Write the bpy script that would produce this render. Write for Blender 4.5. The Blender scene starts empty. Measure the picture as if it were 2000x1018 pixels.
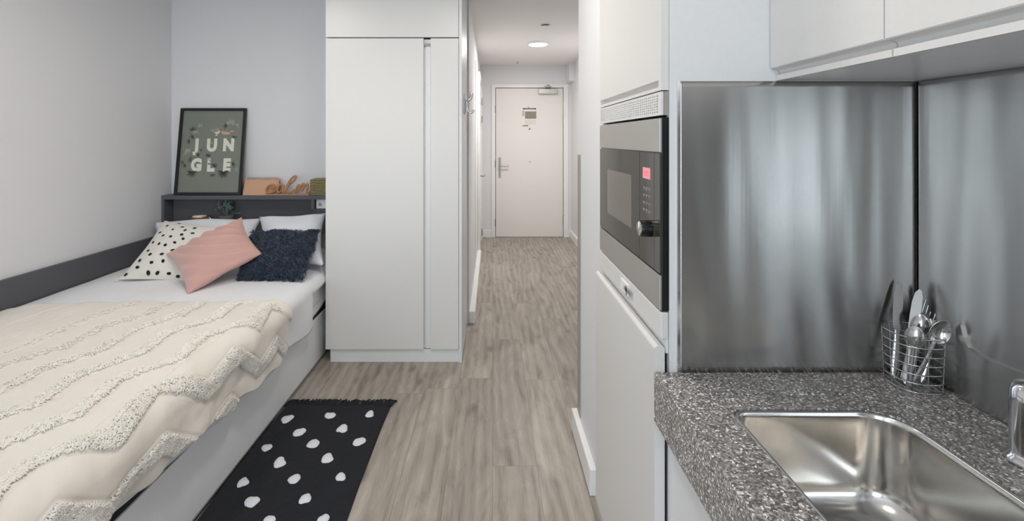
import bpy, bmesh, math, random
from mathutils import Vector, Matrix, noise
random.seed(7)
PI = math.pi
sc = bpy.context.scene
C = sc.collection
# ------------------------------------------------------------------ camera
cd = bpy.data.cameras.new('camera'); cam = bpy.data.objects.new('camera', cd); C.objects.link(cam)
cam.location = (0, 0, 1.34); cam.rotation_euler = (PI/2, 0, 0)
cd.sensor_width = 36; cd.lens = 36*920/2000; cd.shift_x = 0.019; cd.shift_y = -0.1185; cd.clip_start = 0.02
sc.camera = cam
# ------------------------------------------------------------------ world, exposure
w = bpy.data.worlds.new('world'); sc.world = w; w.use_nodes = True
w.node_tree.nodes['Background'].inputs[0].default_value = (0.80, 0.91, 1.0, 1)
w.node_tree.nodes['Background'].inputs[1].default_value = 6.3
sc.view_settings.view_transform = 'Standard'; sc.view_settings.look = 'None'
sc.view_settings.gamma = 1; sc.view_settings.use_curve_mapping = False
sc.view_settings.exposure = -0.1
sc.cycles.use_denoising = True; sc.cycles.max_bounces = 10; sc.cycles.diffuse_bounces = 6
sc.cycles.sample_clamp_indirect = 6
CEIL = 2.35
def area(name, loc, size, power, col=(1,1,1), rot=(0,0,0), shape='DISK', size_y=None, portal=False):
    d = bpy.data.lights.new(name, 'AREA'); d.shape = shape; d.size = size; d.energy = power; d.color = col
    if size_y: d.size_y = size_y
    o = bpy.data.objects.new(name, d); C.objects.link(o); o.location = loc; o.rotation_euler = rot
    if portal: d.cycles.is_portal = True
    return o
# daylight opening behind the photographer (portal only guides the sky light)
area('window_portal', (-0.575, -1.80, 1.15), .9, 1, rot=(PI/2, 0, 0), shape='RECTANGLE', size_y=2.1, portal=True)
area('window_portal', (-1.90, -1.80, 1.15), .7, 1, rot=(PI/2, 0, 0), shape='RECTANGLE', size_y=2.1, portal=True)
area('added_room_light', (-0.25, 1.65, CEIL-0.035), 0.26, 10.5, (1, 0.94, 0.87))  # added lamp out of view, brightens the bed side and floor
area('added_kitchen_light', (-0.15, 0.30, CEIL-0.035), 0.26, 6, (1, 0.94, 0.87))  # added out of view to lift the worktop and wall cabinets
area('added_bed_light', (-1.25, 1.9, CEIL-0.035), 0.26, 7, (1, 0.94, 0.87))  # extra unseen lamp, added to brighten the bed area
area('corridor_lamp_light', (0.478, 4.94, CEIL-0.03), 0.20, 23, (1, 0.955, 0.90))

# ------------------------------------------------------------------ helpers
OFF = {}
class MB:
    def __init__(s): s.v = []; s.f = []; s.m = []; s.sm = []
    def add(s, vs, fs, mi=0, smooth=False):
        b = len(s.v); s.v += [tuple(v) for v in vs]
        for f in fs: s.f.append([b+i for i in f]); s.m.append(mi); s.sm.append(smooth)
        return s
    def box(s, x0, x1, y0, y1, z0, z1, mi=0, M=None):
        vs = [(x, y, z) for z in (z0, z1) for y in (y0, y1) for x in (x0, x1)]
        if M: vs = [M @ Vector(v) for v in vs]
        return s.add(vs, [(0,2,3,1),(4,5,7,6),(0,1,5,4),(2,6,7,3),(0,4,6,2),(1,3,7,5)], mi)
    def prism(s, poly, a, b, axis='y', mi=0, smooth=False):
        # poly of 2D points; axis y: (x,z); axis z: (x,y); axis x: (y,z)
        def mk(p, t): return {'y': (p[0], t, p[1]), 'z': (p[0], p[1], t), 'x': (t, p[0], p[1])}[axis]
        n = len(poly); vs = [mk(p, a) for p in poly]+[mk(p, b) for p in poly]
        s.add(vs, [(i, (i+1)%n, n+(i+1)%n, n+i) for i in range(n)], mi, smooth)
        s.add(vs, [list(range(n))[::-1], list(range(n, 2*n))], mi)
        return s
    def tube(s, pts, r, n=8, mi=0, closed=False, flat=1.0, smooth=True, up=None):
        pts = [Vector(p) for p in pts]; m = len(pts); vs = []; prev = None
        for i, p in enumerate(pts):
            if closed: t = pts[(i+1)%m]-pts[i-1]
            else: t = pts[min(i+1, m-1)]-pts[max(i-1, 0)]
            t.normalize()
            if up is not None: a = Vector(up)
            else: a = prev if prev is not None else (Vector((0,0,1)) if abs(t.z) < .9 else Vector((1,0,0)))
            a = (a-t*a.dot(t)); a.normalize(); b = t.cross(a); prev = a
            rr = r[i] if isinstance(r, (list, tuple)) else r
            for k in range(n):
                an = 2*PI*k/n; vs.append(p+a*(math.cos(an)*rr*flat)+b*(math.sin(an)*rr))
        fs = []
        for i in range(m if closed else m-1):
            j = (i+1)%m
            for k in range(n): fs.append((i*n+k, i*n+(k+1)%n, j*n+(k+1)%n, j*n+k))
        s.add(vs, fs, mi, smooth)
        if not closed: s.add(vs[:n], [tuple(range(n))[::-1]], mi); s.add(vs[-n:], [tuple(range(n))], mi)
        return s
    def lathe(s, prof, c, n=32, mi=0, axis='z', M=None, smooth=True):
        vs = []
        for (r, h) in prof:
            for k in range(n):
                a = 2*PI*k/n; p = Vector((r*math.cos(a), r*math.sin(a), h))
                if axis == 'x': p = Vector((p.z, p.x, p.y))
                if axis == 'y': p = Vector((p.x, p.z, p.y))
                if M: p = M @ p
                vs.append(p+Vector(c))
        fs = [(i*n+k, i*n+(k+1)%n, (i+1)*n+(k+1)%n, (i+1)*n+k) for i in range(len(prof)-1) for k in range(n)]
        s.add(vs, fs, mi, smooth)
        if prof[0][0] > 1e-6: s.add(vs[:n], [tuple(range(n))[::-1]], mi)
        if prof[-1][0] > 1e-6: s.add(vs[-n:], [tuple(range(n))], mi)
        return s
    def grid(s, fn, nu, nv, mi=0, smooth=True, closeu=False):
        vs = [fn(i/(nu-1) if not closeu else i/nu, j/(nv-1)) for j in range(nv) for i in range(nu)]
        fs = []
        for j in range(nv-1):
            for i in range(nu if closeu else nu-1):
                k = (i+1) % nu; fs.append((j*nu+i, j*nu+k, (j+1)*nu+k, (j+1)*nu+i))
        return s.add(vs, fs, mi, smooth)
    def build(s, name, mats, parent=None, bevel=0, seg=2, solid=0, sub=0, local=False, merge=False, fixn=True):
        me = bpy.data.meshes.new(name)
        off = Vector((0,0,0)) if local else OFF.get(parent.name, Vector((0,0,0))) if parent else Vector((0,0,0))
        me.from_pydata([tuple(Vector(v)-off) for v in s.v], [], s.f)
        mats = mats if isinstance(mats, (list, tuple)) else [mats]
        for m in mats: me.materials.append(m)
        me.polygons.foreach_set('material_index', s.m); me.polygons.foreach_set('use_smooth', s.sm)
        if merge or fixn:
            bm = bmesh.new(); bm.from_mesh(me)
            if merge: bmesh.ops.remove_doubles(bm, verts=bm.verts, dist=1e-6)
            if fixn: bmesh.ops.recalc_face_normals(bm, faces=bm.faces)
            bm.to_mesh(me); bm.free()
        o = bpy.data.objects.new(name, me); C.objects.link(o)
        if parent: o.parent = parent
        OFF[o.name] = off
        if bevel:
            md = o.modifiers.new('bevel', 'BEVEL'); md.width = bevel; md.segments = seg; md.limit_method = 'ANGLE'; md.harden_normals = False
        if solid:
            md = o.modifiers.new('solid', 'SOLIDIFY'); md.thickness = solid; md.offset = -1
        if sub:
            md = o.modifiers.new('sub', 'SUBSURF'); md.levels = sub; md.render_levels = sub
        return o
def tag(o, label, cat, group=None):
    o['label'] = label; o['category'] = cat
    if group: o['group'] = group
    return o
def thing(name, loc, label, cat, group=None):
    o = bpy.data.objects.new(name, None); C.objects.link(o); o.location = loc; o.empty_display_size = .05
    OFF[o.name] = Vector(loc); return tag(o, label, cat, group)
def struct(name, mb, mat, bevel=0, parent=None):
    o = mb.build(name, mat, parent, bevel=bevel)
    if parent is None: o['kind'] = 'structure'
    return o
def W(px, py, s): # photo direction at a distance given in millimetres per pixel
    s = s/1000; return Vector(((px-962)*s, 920*s, 1.34-(py-272)*s))
def nz(x, y, z=0): return noise.noise(Vector((x, y, z)))
def smooth_path(pts, k=6, closed=False):
    pts = [Vector(p) for p in pts]; out = []; n = len(pts)
    rng = range(n if closed else n-1)
    for i in rng:
        g = (lambda j: pts[j % n]) if closed else (lambda j: pts[max(0, min(n-1, j))])
        p0, p1, p2, p3 = g(i-1), g(i), g(i+1), g(i+2)
        for j in range(k):
            t = j/k
            out.append(.5*((2*p1)+(p2-p0)*t+(2*p0-5*p1+4*p2-p3)*t*t+(3*p1-p0-3*p2+p3)*t**3))
    if not closed: out.append(pts[-1])
    return out
def text_mesh(txt, size, offset=0.0, align='CENTER'):
    c = bpy.data.curves.new('t', 'FONT'); c.body = txt; c.size = size; c.offset = offset; c.align_x = align; c.resolution_u = 4
    o = bpy.data.objects.new('t', c); C.objects.link(o)
    me = bpy.data.meshes.new_from_object(o.evaluated_get(bpy.context.evaluated_depsgraph_get()))
    vs = [v.co.copy() for v in me.vertices]; fs = [list(p.vertices) for p in me.polygons]
    bpy.data.objects.remove(o); bpy.data.curves.remove(c); bpy.data.meshes.remove(me)
    return vs, fs

# ------------------------------------------------------------------ materials
def srgb(r, g, b):
    f = lambda c: (c/255/12.92) if c/255 <= .04045 else ((c/255+.055)/1.055)**2.4
    return (f(r), f(g), f(b), 1)
def mat(name, col, rough=.5, metal=0, bump=0, bscale=100, spec=.5, coat=0, emit=None, estr=0, sheen=0, stretch=None, var=0):
    m = bpy.data.materials.new(name); m.use_nodes = True; N = m.node_tree.nodes; L = m.node_tree.links; b = N['Principled BSDF']
    b.inputs['Base Color'].default_value = col; b.inputs['Roughness'].default_value = rough; b.inputs['Metallic'].default_value = metal
    b.inputs['Specular IOR Level'].default_value = spec; b.inputs['Coat Weight'].default_value = coat
    if sheen: b.inputs['Sheen Weight'].default_value = sheen
    if emit: b.inputs['Emission Color'].default_value = emit; b.inputs['Emission Strength'].default_value = estr
    tc = N.new('ShaderNodeTexCoord'); mp = N.new('ShaderNodeMapping'); L.new(tc.outputs['Object'], mp.inputs[0])
    if stretch: mp.inputs['Scale'].default_value = stretch
    nt = N.new('ShaderNodeTexNoise'); nt.inputs['Scale'].default_value = bscale; nt.inputs['Detail'].default_value = 4; L.new(mp.outputs[0], nt.inputs['Vector'])
    if bump:
        bp = N.new('ShaderNodeBump'); bp.inputs['Strength'].default_value = bump; bp.inputs['Distance'].default_value = .002
        L.new(nt.outputs[0], bp.inputs['Height']); L.new(bp.outputs[0], b.inputs['Normal'])
    v = var if var else .03
    mx = N.new('ShaderNodeMixRGB'); mx.blend_type = 'MULTIPLY'; mx.inputs[0].default_value = 1; mx.inputs[1].default_value = col
    rp = N.new('ShaderNodeMapRange'); rp.inputs['To Min'].default_value = 1-v; rp.inputs['To Max'].default_value = 1+v
    L.new(nt.outputs[0], rp.inputs[0]); L.new(rp.outputs[0], mx.inputs[2]); L.new(mx.outputs[0], b.inputs['Base Color'])
    return m
M = {}
M['wall'] = mat('wall_paint', srgb(226,226,228), .7, bump=.05, bscale=250)
M['ceiling'] = mat('ceiling_paint', srgb(232,230,228), .8)
M['white'] = mat('white_laminate', srgb(224,225,226), .32, bump=.02, bscale=60)
M['gloss'] = mat('white_satin_front', srgb(222,221,219), .35)
M['trim'] = mat('white_trim', srgb(238,238,238), .4)
M['doorw'] = mat('door_paint', srgb(232,229,226), .45)
M['char'] = mat('charcoal_board', srgb(88,89,94), .55, bump=.05, bscale=400)
M['dark'] = mat('dark_gap', srgb(28,28,30), .8)
M['basep'] = mat('grey_white_base', srgb(236,238,241), .45)
M['black'] = mat('black_plastic', srgb(16,17,19), .25)
M['frame'] = mat('black_wood', srgb(20,22,24), .35)
M['chrome'] = mat('chrome', (.78,.78,.8,1), .12, 1)
M['satin'] = mat('satin_metal', (.45,.44,.42,1), .35, 1)
M['cut'] = mat('polished_cutlery', (.62,.62,.62,1), .16, 1)
M['wire'] = mat('wire_steel', (.6,.6,.6,1), .22, 1)
M['steelband'] = mat('brushed_band', (.62,.60,.57,1), .3, 1, bump=.05, bscale=200, stretch=(1,1,30))
M['glass'] = mat('oven_glass', srgb(62,57,50), .08, 0, spec=.6)
M['ovenwin'] = mat('oven_window', srgb(118,112,106), .12, 0, spec=.5)
M['disp'] = mat('display', srgb(200,120,125), .3, emit=srgb(255,200,202), estr=.3)
M['dispd'] = mat('display_digits', srgb(255,60,80), .3, emit=srgb(255,70,90), estr=1.5)
M['sheet'] = mat('white_cotton', srgb(232,233,237), .85, bump=.15, bscale=30, sheen=.2)
M['pillow'] = mat('white_pillowcase', srgb(226,229,236), .85, bump=.2, bscale=25)
M['throw'] = mat('cream_cotton', srgb(228,222,212), .95, bump=.35, bscale=350, sheen=.3)
M['tuft'] = mat('cream_tufts', srgb(240,236,228), .95, sheen=.4)  # lighter than the cloth to offset the self-shadow of the tufts
M['creamcush'] = mat('cream_cushion', srgb(226,223,214), .9, bump=.4, bscale=500)
M['dot'] = mat('black_dot', srgb(28,29,34), .9)
M['pink'] = mat('pink_velvet', srgb(202,160,151), .85, bump=.3, bscale=300, sheen=.4)
M['navy'] = mat('navy_fur', srgb(16,25,40), .8, sheen=.3)
M['navy2'] = mat('navy_fur_highlight', srgb(58,80,112), .75, sheen=.4)  # lighter blue strands paint highlights into the fur
M['rug'] = mat('rug_black', srgb(25,27,34), .95, bump=1, bscale=700, var=.5)
M['rugdot'] = mat('rug_white', srgb(222,224,232), .95, bump=.6, bscale=500)
M['print'] = mat('poster_green', srgb(124,130,120), .35, var=.06, bscale=6)
M['letter'] = mat('poster_letters', srgb(222,222,206), .4)
M['leafl'] = mat('poster_leaf_light', srgb(160,170,152), .4)
M['leafd'] = mat('poster_leaf_dark', srgb(74,80,70), .4)
M['tan'] = mat('poster_tan', srgb(206,168,136), .4)
M['pinkf'] = mat('poster_pink', srgb(226,196,190), .4)
M['kraft'] = mat('kraft_card', srgb(206,164,132), .8)
M['paper'] = mat('white_paper', srgb(232,232,228), .7)
M['wood'] = mat('light_brown_wood', srgb(176,128,92), .6, bump=.2, bscale=40, stretch=(1,1,6), var=.2)
M['wicker'] = mat('seagrass', srgb(150,140,100), .85, bump=.5, bscale=90, var=.8)
M['copper'] = mat('copper_glass', srgb(205,140,95), .25, .6)
M['plant'] = mat('grey_green_leaf', srgb(118,136,128), .6, var=.3, bscale=60)
M['pot'] = mat('grey_pot', srgb(120,124,120), .7)
M['ink'] = mat('notice_ink', srgb(96,94,92), .7)
M['photo'] = mat('notice_picture', srgb(140,134,118), .6, bscale=30, stretch=(1,1,8), var=.5)
M['skinw'] = mat('socket_white', srgb(235,236,238), .3)
M['lamp'] = mat('lamp_diffuser', (1,1,1,1), .5, emit=(1,.97,.93,1), estr=5)
M['cornerg'] = mat('taupe_corner_guard', srgb(160,155,148), .5)
M['wireblk'] = mat('window_frame_paint', srgb(120,122,124), .4)

def steel(name, col, rough, axis_scale, bstr=.15, blotch=.0, aniso=0):
    m = bpy.data.materials.new(name); m.use_nodes = True; N = m.node_tree.nodes; L = m.node_tree.links; b = N['Principled BSDF']
    b.inputs['Metallic'].default_value = 1; b.inputs['Base Color'].default_value = col
    tc = N.new('ShaderNodeTexCoord'); mp = N.new('ShaderNodeMapping'); mp.inputs['Scale'].default_value = axis_scale
    n1 = N.new('ShaderNodeTexNoise'); n1.inputs['Scale'].default_value = 12; n1.inputs['Detail'].default_value = 6
    n2 = N.new('ShaderNodeTexNoise'); n2.inputs['Scale'].default_value = 4
    L.new(tc.outputs['Object'], mp.inputs[0]); L.new(mp.outputs[0], n1.inputs[0]); L.new(tc.outputs['Object'], n2.inputs[0])
    r = N.new('ShaderNodeMapRange'); r.inputs['To Min'].default_value = rough*.8; r.inputs['To Max'].default_value = rough*1.2
    L.new(n2.outputs[0], r.inputs[0]); L.new(r.outputs[0], b.inputs['Roughness'])
    bp = N.new('ShaderNodeBump'); bp.inputs['Strength'].default_value = bstr; bp.inputs['Distance'].default_value = .001
    L.new(n1.outputs[0], bp.inputs['Height'])
    if blotch:
        b2 = N.new('ShaderNodeBump'); b2.inputs['Strength'].default_value = blotch; b2.inputs['Distance'].default_value = .05
        n5 = N.new('ShaderNodeTexNoise'); n5.inputs['Scale'].default_value = 1; n5.inputs['Detail'].default_value = 1; m5 = N.new('ShaderNodeMapping'); m5.inputs['Scale'].default_value = (5, 5, 1.2) if aniso else (6,6,6)
        L.new(tc.outputs['Object'], m5.inputs[0]); L.new(m5.outputs[0], n5.inputs[0]); L.new(n5.outputs[0], b2.inputs['Height']); L.new(b2.outputs[0], bp.inputs['Normal'])
    L.new(bp.outputs[0], b.inputs['Normal'])
    if aniso:
        b.inputs['Anisotropic'].default_value = aniso; tg = N.new('ShaderNodeCombineXYZ'); tg.inputs[2].default_value = 1; L.new(tg.outputs[0], b.inputs['Tangent'])
    return m
M['splash'] = steel('splashback_steel', (.46,.455,.445,1), .25, (14, 14, .3), .05, .0, aniso=.95)
M['sink'] = steel('sink_steel', (.82,.80,.77,1), .16, (1, 20, 1), .03, .06)

def floor_mat():
    m = bpy.data.materials.new('oak_vinyl_planks'); m.use_nodes = True; N = m.node_tree.nodes; L = m.node_tree.links; b = N['Principled BSDF']
    tc = N.new('ShaderNodeTexCoord'); mp = N.new('ShaderNodeMapping'); mp.inputs['Rotation'].default_value = (0, 0, PI/2)
    L.new(tc.outputs['Object'], mp.inputs[0])
    sx = N.new('ShaderNodeSeparateXYZ'); L.new(mp.outputs[0], sx.inputs[0])
    dv_ = N.new('ShaderNodeMath'); dv_.operation = 'DIVIDE'; dv_.inputs[1].default_value = .182; L.new(sx.outputs[1], dv_.inputs[0])
    fl = N.new('ShaderNodeMath'); fl.operation = 'FLOOR'; L.new(dv_.outputs[0], fl.inputs[0])
    wn = N.new('ShaderNodeTexWhiteNoise'); wn.noise_dimensions = '1D'; L.new(fl.outputs[0], wn.inputs['W'])
    ma = N.new('ShaderNodeMath'); ma.operation = 'MULTIPLY_ADD'; ma.inputs[1].default_value = 1.22; L.new(wn.outputs['Value'], ma.inputs[0]); L.new(sx.outputs[0], ma.inputs[2])
    cx_ = N.new('ShaderNodeCombineXYZ'); L.new(ma.outputs[0], cx_.inputs[0]); L.new(sx.outputs[1], cx_.inputs[1])
    br = N.new('ShaderNodeTexBrick'); br.offset = 0; br.inputs['Brick Width'].default_value = 1.22; br.inputs['Row Height'].default_value = .182
    br.inputs['Scale'].default_value = 1; br.inputs['Mortar Size'].default_value = .0012; br.inputs['Mortar Smooth'].default_value = .3
    br.inputs['Color1'].default_value = (0,0,0,1); br.inputs['Color2'].default_value = (1,1,1,1); br.inputs['Mortar'].default_value = (.5,.5,.5,1); br.inputs['Bias'].default_value = 0
    L.new(cx_.outputs[0], br.inputs['Vector'])
    # each plank shifts the grain
    sh = N.new('ShaderNodeVectorMath'); sh.operation = 'MULTIPLY_ADD'; sh.inputs[1].default_value = (7, 3, 11)
    L.new(br.outputs['Color'], sh.inputs[0]); L.new(mp.outputs[0], sh.inputs[2])
    m2 = N.new('ShaderNodeMapping'); m2.inputs['Scale'].default_value = (1.3, 5.5, 1); L.new(sh.outputs[0], m2.inputs[0])
    n1 = N.new('ShaderNodeTexNoise'); n1.inputs['Scale'].default_value = 2.2; n1.inputs['Detail'].default_value = 8; n1.inputs['Roughness'].default_value = .62; n1.inputs['Distortion'].default_value = .9
    L.new(m2.outputs[0], n1.inputs[0])
    wv = N.new('ShaderNodeTexWave'); wv.bands_direction = 'Y'; wv.inputs['Scale'].default_value = 1.1; wv.inputs['Distortion'].default_value = 14; wv.inputs['Detail'].default_value = 4; wv.inputs['Detail Scale'].default_value = .5
    L.new(m2.outputs[0], wv.inputs[0])
    m3 = N.new('ShaderNodeMapping'); m3.inputs['Scale'].default_value = (4, 110, 1); L.new(sh.outputs[0], m3.inputs[0])
    n3 = N.new('ShaderNodeTexNoise'); n3.inputs['Scale'].default_value = 1.5; n3.inputs['Detail'].default_value = 5; L.new(m3.outputs[0], n3.inputs[0])
    m4 = N.new('ShaderNodeMapping'); m4.inputs['Scale'].default_value = (2.2, 5.0, 1); L.new(sh.outputs[0], m4.inputs[0])
    vo = N.new('ShaderNodeTexVoronoi'); vo.inputs['Scale'].default_value = 1.25; L.new(m4.outputs[0], vo.inputs[0])
    kn = N.new('ShaderNodeMapRange'); kn.inputs['From Min'].default_value = .03; kn.inputs['From Max'].default_value = .17; kn.inputs['To Min'].default_value = .50; kn.inputs['To Max'].default_value = 1
    L.new(vo.outputs['Distance'], kn.inputs[0])
    a = N.new('ShaderNodeMath'); a.operation = 'MULTIPLY'; a.inputs[1].default_value = .13; L.new(wv.outputs[1] if len(wv.outputs) > 1 else wv.outputs[0], a.inputs[0])
    a1 = N.new('ShaderNodeMath'); a1.operation = 'MULTIPLY_ADD'; a1.inputs[1].default_value = .80; L.new(n1.outputs[0], a1.inputs[0]); L.new(a.outputs[0], a1.inputs[2])
    a2 = N.new('ShaderNodeMath'); a2.operation = 'MULTIPLY_ADD'; a2.inputs[1].default_value = .26; L.new(n3.outputs[0], a2.inputs[0]); L.new(a1.outputs[0], a2.inputs[2])
    cr = N.new('ShaderNodeValToRGB'); e = cr.color_ramp.elements
    e[0].position = .38; e[0].color = srgb(118,109,99); e[1].position = .86; e[1].color = srgb(184,177,167)
    x = e.new(.55); x.color = srgb(149,141,131); x = e.new(.68); x.color = srgb(163,155,145)
    L.new(a2.outputs[0], cr.inputs[0])
    mk = N.new('ShaderNodeMixRGB'); mk.blend_type = 'MULTIPLY'; mk.inputs[0].default_value = 1; L.new(cr.outputs[0], mk.inputs[1]); L.new(kn.outputs[0], mk.inputs[2])
    pv = N.new('ShaderNodeMapRange'); pv.inputs['To Min'].default_value = .90; pv.inputs['To Max'].default_value = 1.08; L.new(br.outputs['Color'], pv.inputs[0])
    mv = N.new('ShaderNodeMixRGB'); mv.blend_type = 'MULTIPLY'; mv.inputs[0].default_value = 1; L.new(mk.outputs[0], mv.inputs[1]); L.new(pv.outputs[0], mv.inputs[2])
    mo = N.new('ShaderNodeMixRGB'); mo.inputs[2].default_value = srgb(122,114,105); L.new(br.outputs['Fac'], mo.inputs[0]); L.new(mv.outputs[0], mo.inputs[1])
    L.new(mo.outputs[0], b.inputs['Base Color']); b.inputs['Roughness'].default_value = .42
    bp = N.new('ShaderNodeBump'); bp.inputs['Strength'].default_value = .12; bp.inputs['Distance'].default_value = .002; L.new(n3.outputs[0], bp.inputs['Height']); L.new(bp.outputs[0], b.inputs['Normal'])
    return m
M['floor'] = floor_mat()
def speckle():
    m = bpy.data.materials.new('speckled_worktop'); m.use_nodes = True; N = m.node_tree.nodes; L = m.node_tree.links; b = N['Principled BSDF']
    tc = N.new('ShaderNodeTexCoord'); vo = N.new('ShaderNodeTexVoronoi'); vo.inputs['Scale'].default_value = 310; vo.inputs['Randomness'].default_value = 1
    L.new(tc.outputs['Object'], vo.inputs[0])
    sp = N.new('ShaderNodeSeparateColor'); L.new(vo.outputs['Color'], sp.inputs[0])
    cr = N.new('ShaderNodeValToRGB'); cr.color_ramp.interpolation = 'CONSTANT'; e = cr.color_ramp.elements
    e[0].position = 0; e[0].color = srgb(100,97,95); e[1].position = .28; e[1].color = srgb(130,127,124)
    for p, c in ((.56, (158,155,152)), (.80, (186,184,182)), (.90, (224,223,221)), (.95, (252,252,252))):
        x = e.new(p); x.color = srgb(*c)
    L.new(sp.outputs[0], cr.inputs[0]); L.new(cr.outputs[0], b.inputs['Base Color']); b.inputs['Roughness'].default_value = .28
    return m
M['worktop'] = speckle()
# ================================================================== setting
XL, XR, YB, YE = -2.33, 0.947, 3.42, 6.44
YF = -1.75
struct('floor', MB().box(-2.5, 1.3, YF-.15, YE+.15, -.05, 0), M['floor'])
struct('ceiling', MB().box(-2.5, 1.3, YF-.15, YE+.15, CEIL, CEIL+.1), M['ceiling'])
struct('wall_left', MB().box(XL-.12, XL, YF, YB+.12, 0, CEIL), M['wall'])
struct('wall_back', MB().box(XL, -.30, YB, YB+.12, 0, CEIL), M['wall'])
struct('wall_right', MB().box(XR, XR+.18, YF, 2.16, 0, CEIL), M['wall'])
struct('wall_corridor_left', MB().box(-.30, -.17, YB, YE, 0, CEIL), M['wall'])
struct('wall_corridor_right', MB().box(1.075, 1.2, 2.16, YE, 0, CEIL), M['wall'])
struct('wall_column', MB().box(.392, XR, 1.665, 2.15, 0, CEIL), M['wall'], bevel=.003)
DX0, DX1, DZ = .042, .966, 2.04
struct('wall_end', MB().box(-.30, DX0-.03, YE, YE+.12, 0, CEIL).box(DX1+.03, 1.2, YE, YE+.12, 0, CEIL).box(DX0-.03, DX1+.03, YE, YE+.12, DZ+.03, CEIL), M['wall'])
# wall behind the photographer with the window opening
WZ0, WZ1 = .10, 2.20
WA, WB = (-2.25, -1.60), (-1.0, -.15)  # unseen windows, split and widths shaped for their reflections in the steel
struct('wall_window', MB().box(XL-.12, WA[0], YF-.12, YF, 0, CEIL).box(WA[1], WB[0], YF-.12, YF, 0, CEIL).box(WB[1], XR+.1, YF-.12, YF, 0, CEIL).box(WA[0], WA[1], YF-.12, YF, 0, WZ0).box(WA[0], WA[1], YF-.12, YF, WZ1, CEIL).box(WB[0], WB[1], YF-.12, YF, 0, WZ0).box(WB[0], WB[1], YF-.12, YF, WZ1, CEIL), M['wall'])
for i_, (a_, b_) in enumerate((WA, WB)):
    wf = MB()
    for x in (a_, b_-.05): wf.box(x, x+.05, YF-.09, YF-.03, WZ0, WZ1)
    for z in (WZ0, .9, WZ1-.05): wf.box(a_, b_, YF-.088, YF-.032, z, z+.05)
    struct('window_%d' % (i_+1), wf, M['wireblk'])
# skirting boards
def skirt(name, poly_boxes):
    mb = MB()
    for b in poly_boxes: mb.box(*b)
    return struct(name, mb, M['trim'], bevel=.004)
skirt('baseboard_corridor_left', [(-.17, -.128, YB+.002, 5.33, 0, .088)])
skirt('baseboard_corridor_right', [(1.05, 1.075, 2.2, YE-.001, 0, .10)])
skirt('baseboard_end_left', [(-.168, -.016, YE-.02, YE, 0, .10)])
skirt('baseboard_end_right', [(1.035, 1.05, YE-.02, YE, 0, .10)])
skirt('baseboard_column', [(.365, .392, 1.766, 2.176, 0, .10), (.392, .90, 2.15, 2.176, 0, .10)])
struct('trim_duct_box', MB().box(1.008, 1.075, 6.18, YE, 2.11, CEIL), M['wall'], bevel=.003)
# grey corner guard
tag(MB().prism([(.3885,2.09),(.392,2.09),(.392,2.150),(.43,2.150),(.43,2.1535),(.3885,2.1535)], .101, 1.27, 'z').build('corner_guard', M['cornerg']),
    'thin taupe guard strip on the far corner of the white column', 'corner guard')

# entry door (door_1)
d = bpy.data.objects.new('door_1', None); C.objects.link(d); d.location = ((DX0+DX1)/2, YE, 0); OFF[d.name] = Vector(d.location); d['kind'] = 'structure'
MB().box(DX0+.003, DX1-.003, YE+.004, YE+.048, .006, DZ-.003).build('door_leaf', M['doorw'], d, bevel=.002)
fr = MB()
fr.box(DX0-.056, DX0-.004, YE-.018, YE+.10, 0, DZ+.05).box(DX1+.004, DX1+.070, YE-.018, YE+.10, 0, DZ+.05).box(DX0-.004, DX1+.004, YE-.018, YE+.10, DZ+.004, DZ+.05)
fr.build('door_frame', M['trim'], d, bevel=.003)
MB().box(DX0-.004, DX1+.004, YE+.05, YE+.06, 0, DZ+.004).build('door_gap_shade', M['dark'], d)  # dark sheet behind the leaf paints shade into the gaps
MB().box(DX0, DX1, YE-.01, YE+.05, 0, .006).build('door_threshold', M['satin'], d)
h = MB().box(.084, .112, YE-.006, YE+.004, .815, 1.095).build('handle_plate', M['satin'], d, bevel=.003)
MB().tube(smooth_path([(.098,YE-.005,.976),(.098,YE-.05,.976),(.115,YE-.058,.976),(.16,YE-.058,.976),(.224,YE-.056,.974)], 4), .009, 10).build('door_handle', M['satin'], h)
for z in (.25, .86, 1.6, 1.80):
    if z == .86: continue
    MB().lathe([(.007,-.05),(.007,.05)], (DX1+.002, YE-.006, z), 10).build('hinge', M['satin'], d)
for z in (.20, 1.0, 1.75):
    MB().box(DX0-.012, DX0-.004, YE-.019, YE-.010, z-.05, z+.05).build('keep_plate', M['satin'], d)
cl = MB().box(.630, .882, YE-.05, YE+.004, 1.955, 2.025).build('door_closer', M['satin'], d, bevel=.004)
MB().tube([(.70,YE-.05,2.03),(.755,YE-.075,2.075),(.80,YE-.05,2.03)], .010, 8).box(.70,.80,YE-.045,YE-.018,2.043,2.058).build('closer_arm', M['satin'], cl)
MB().lathe([(.0,-.004),(.008,-.004),(.010,.002)], (.511, YE+.002, 1.03), 12, axis='y').build('peephole', M['satin'], d)
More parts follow.
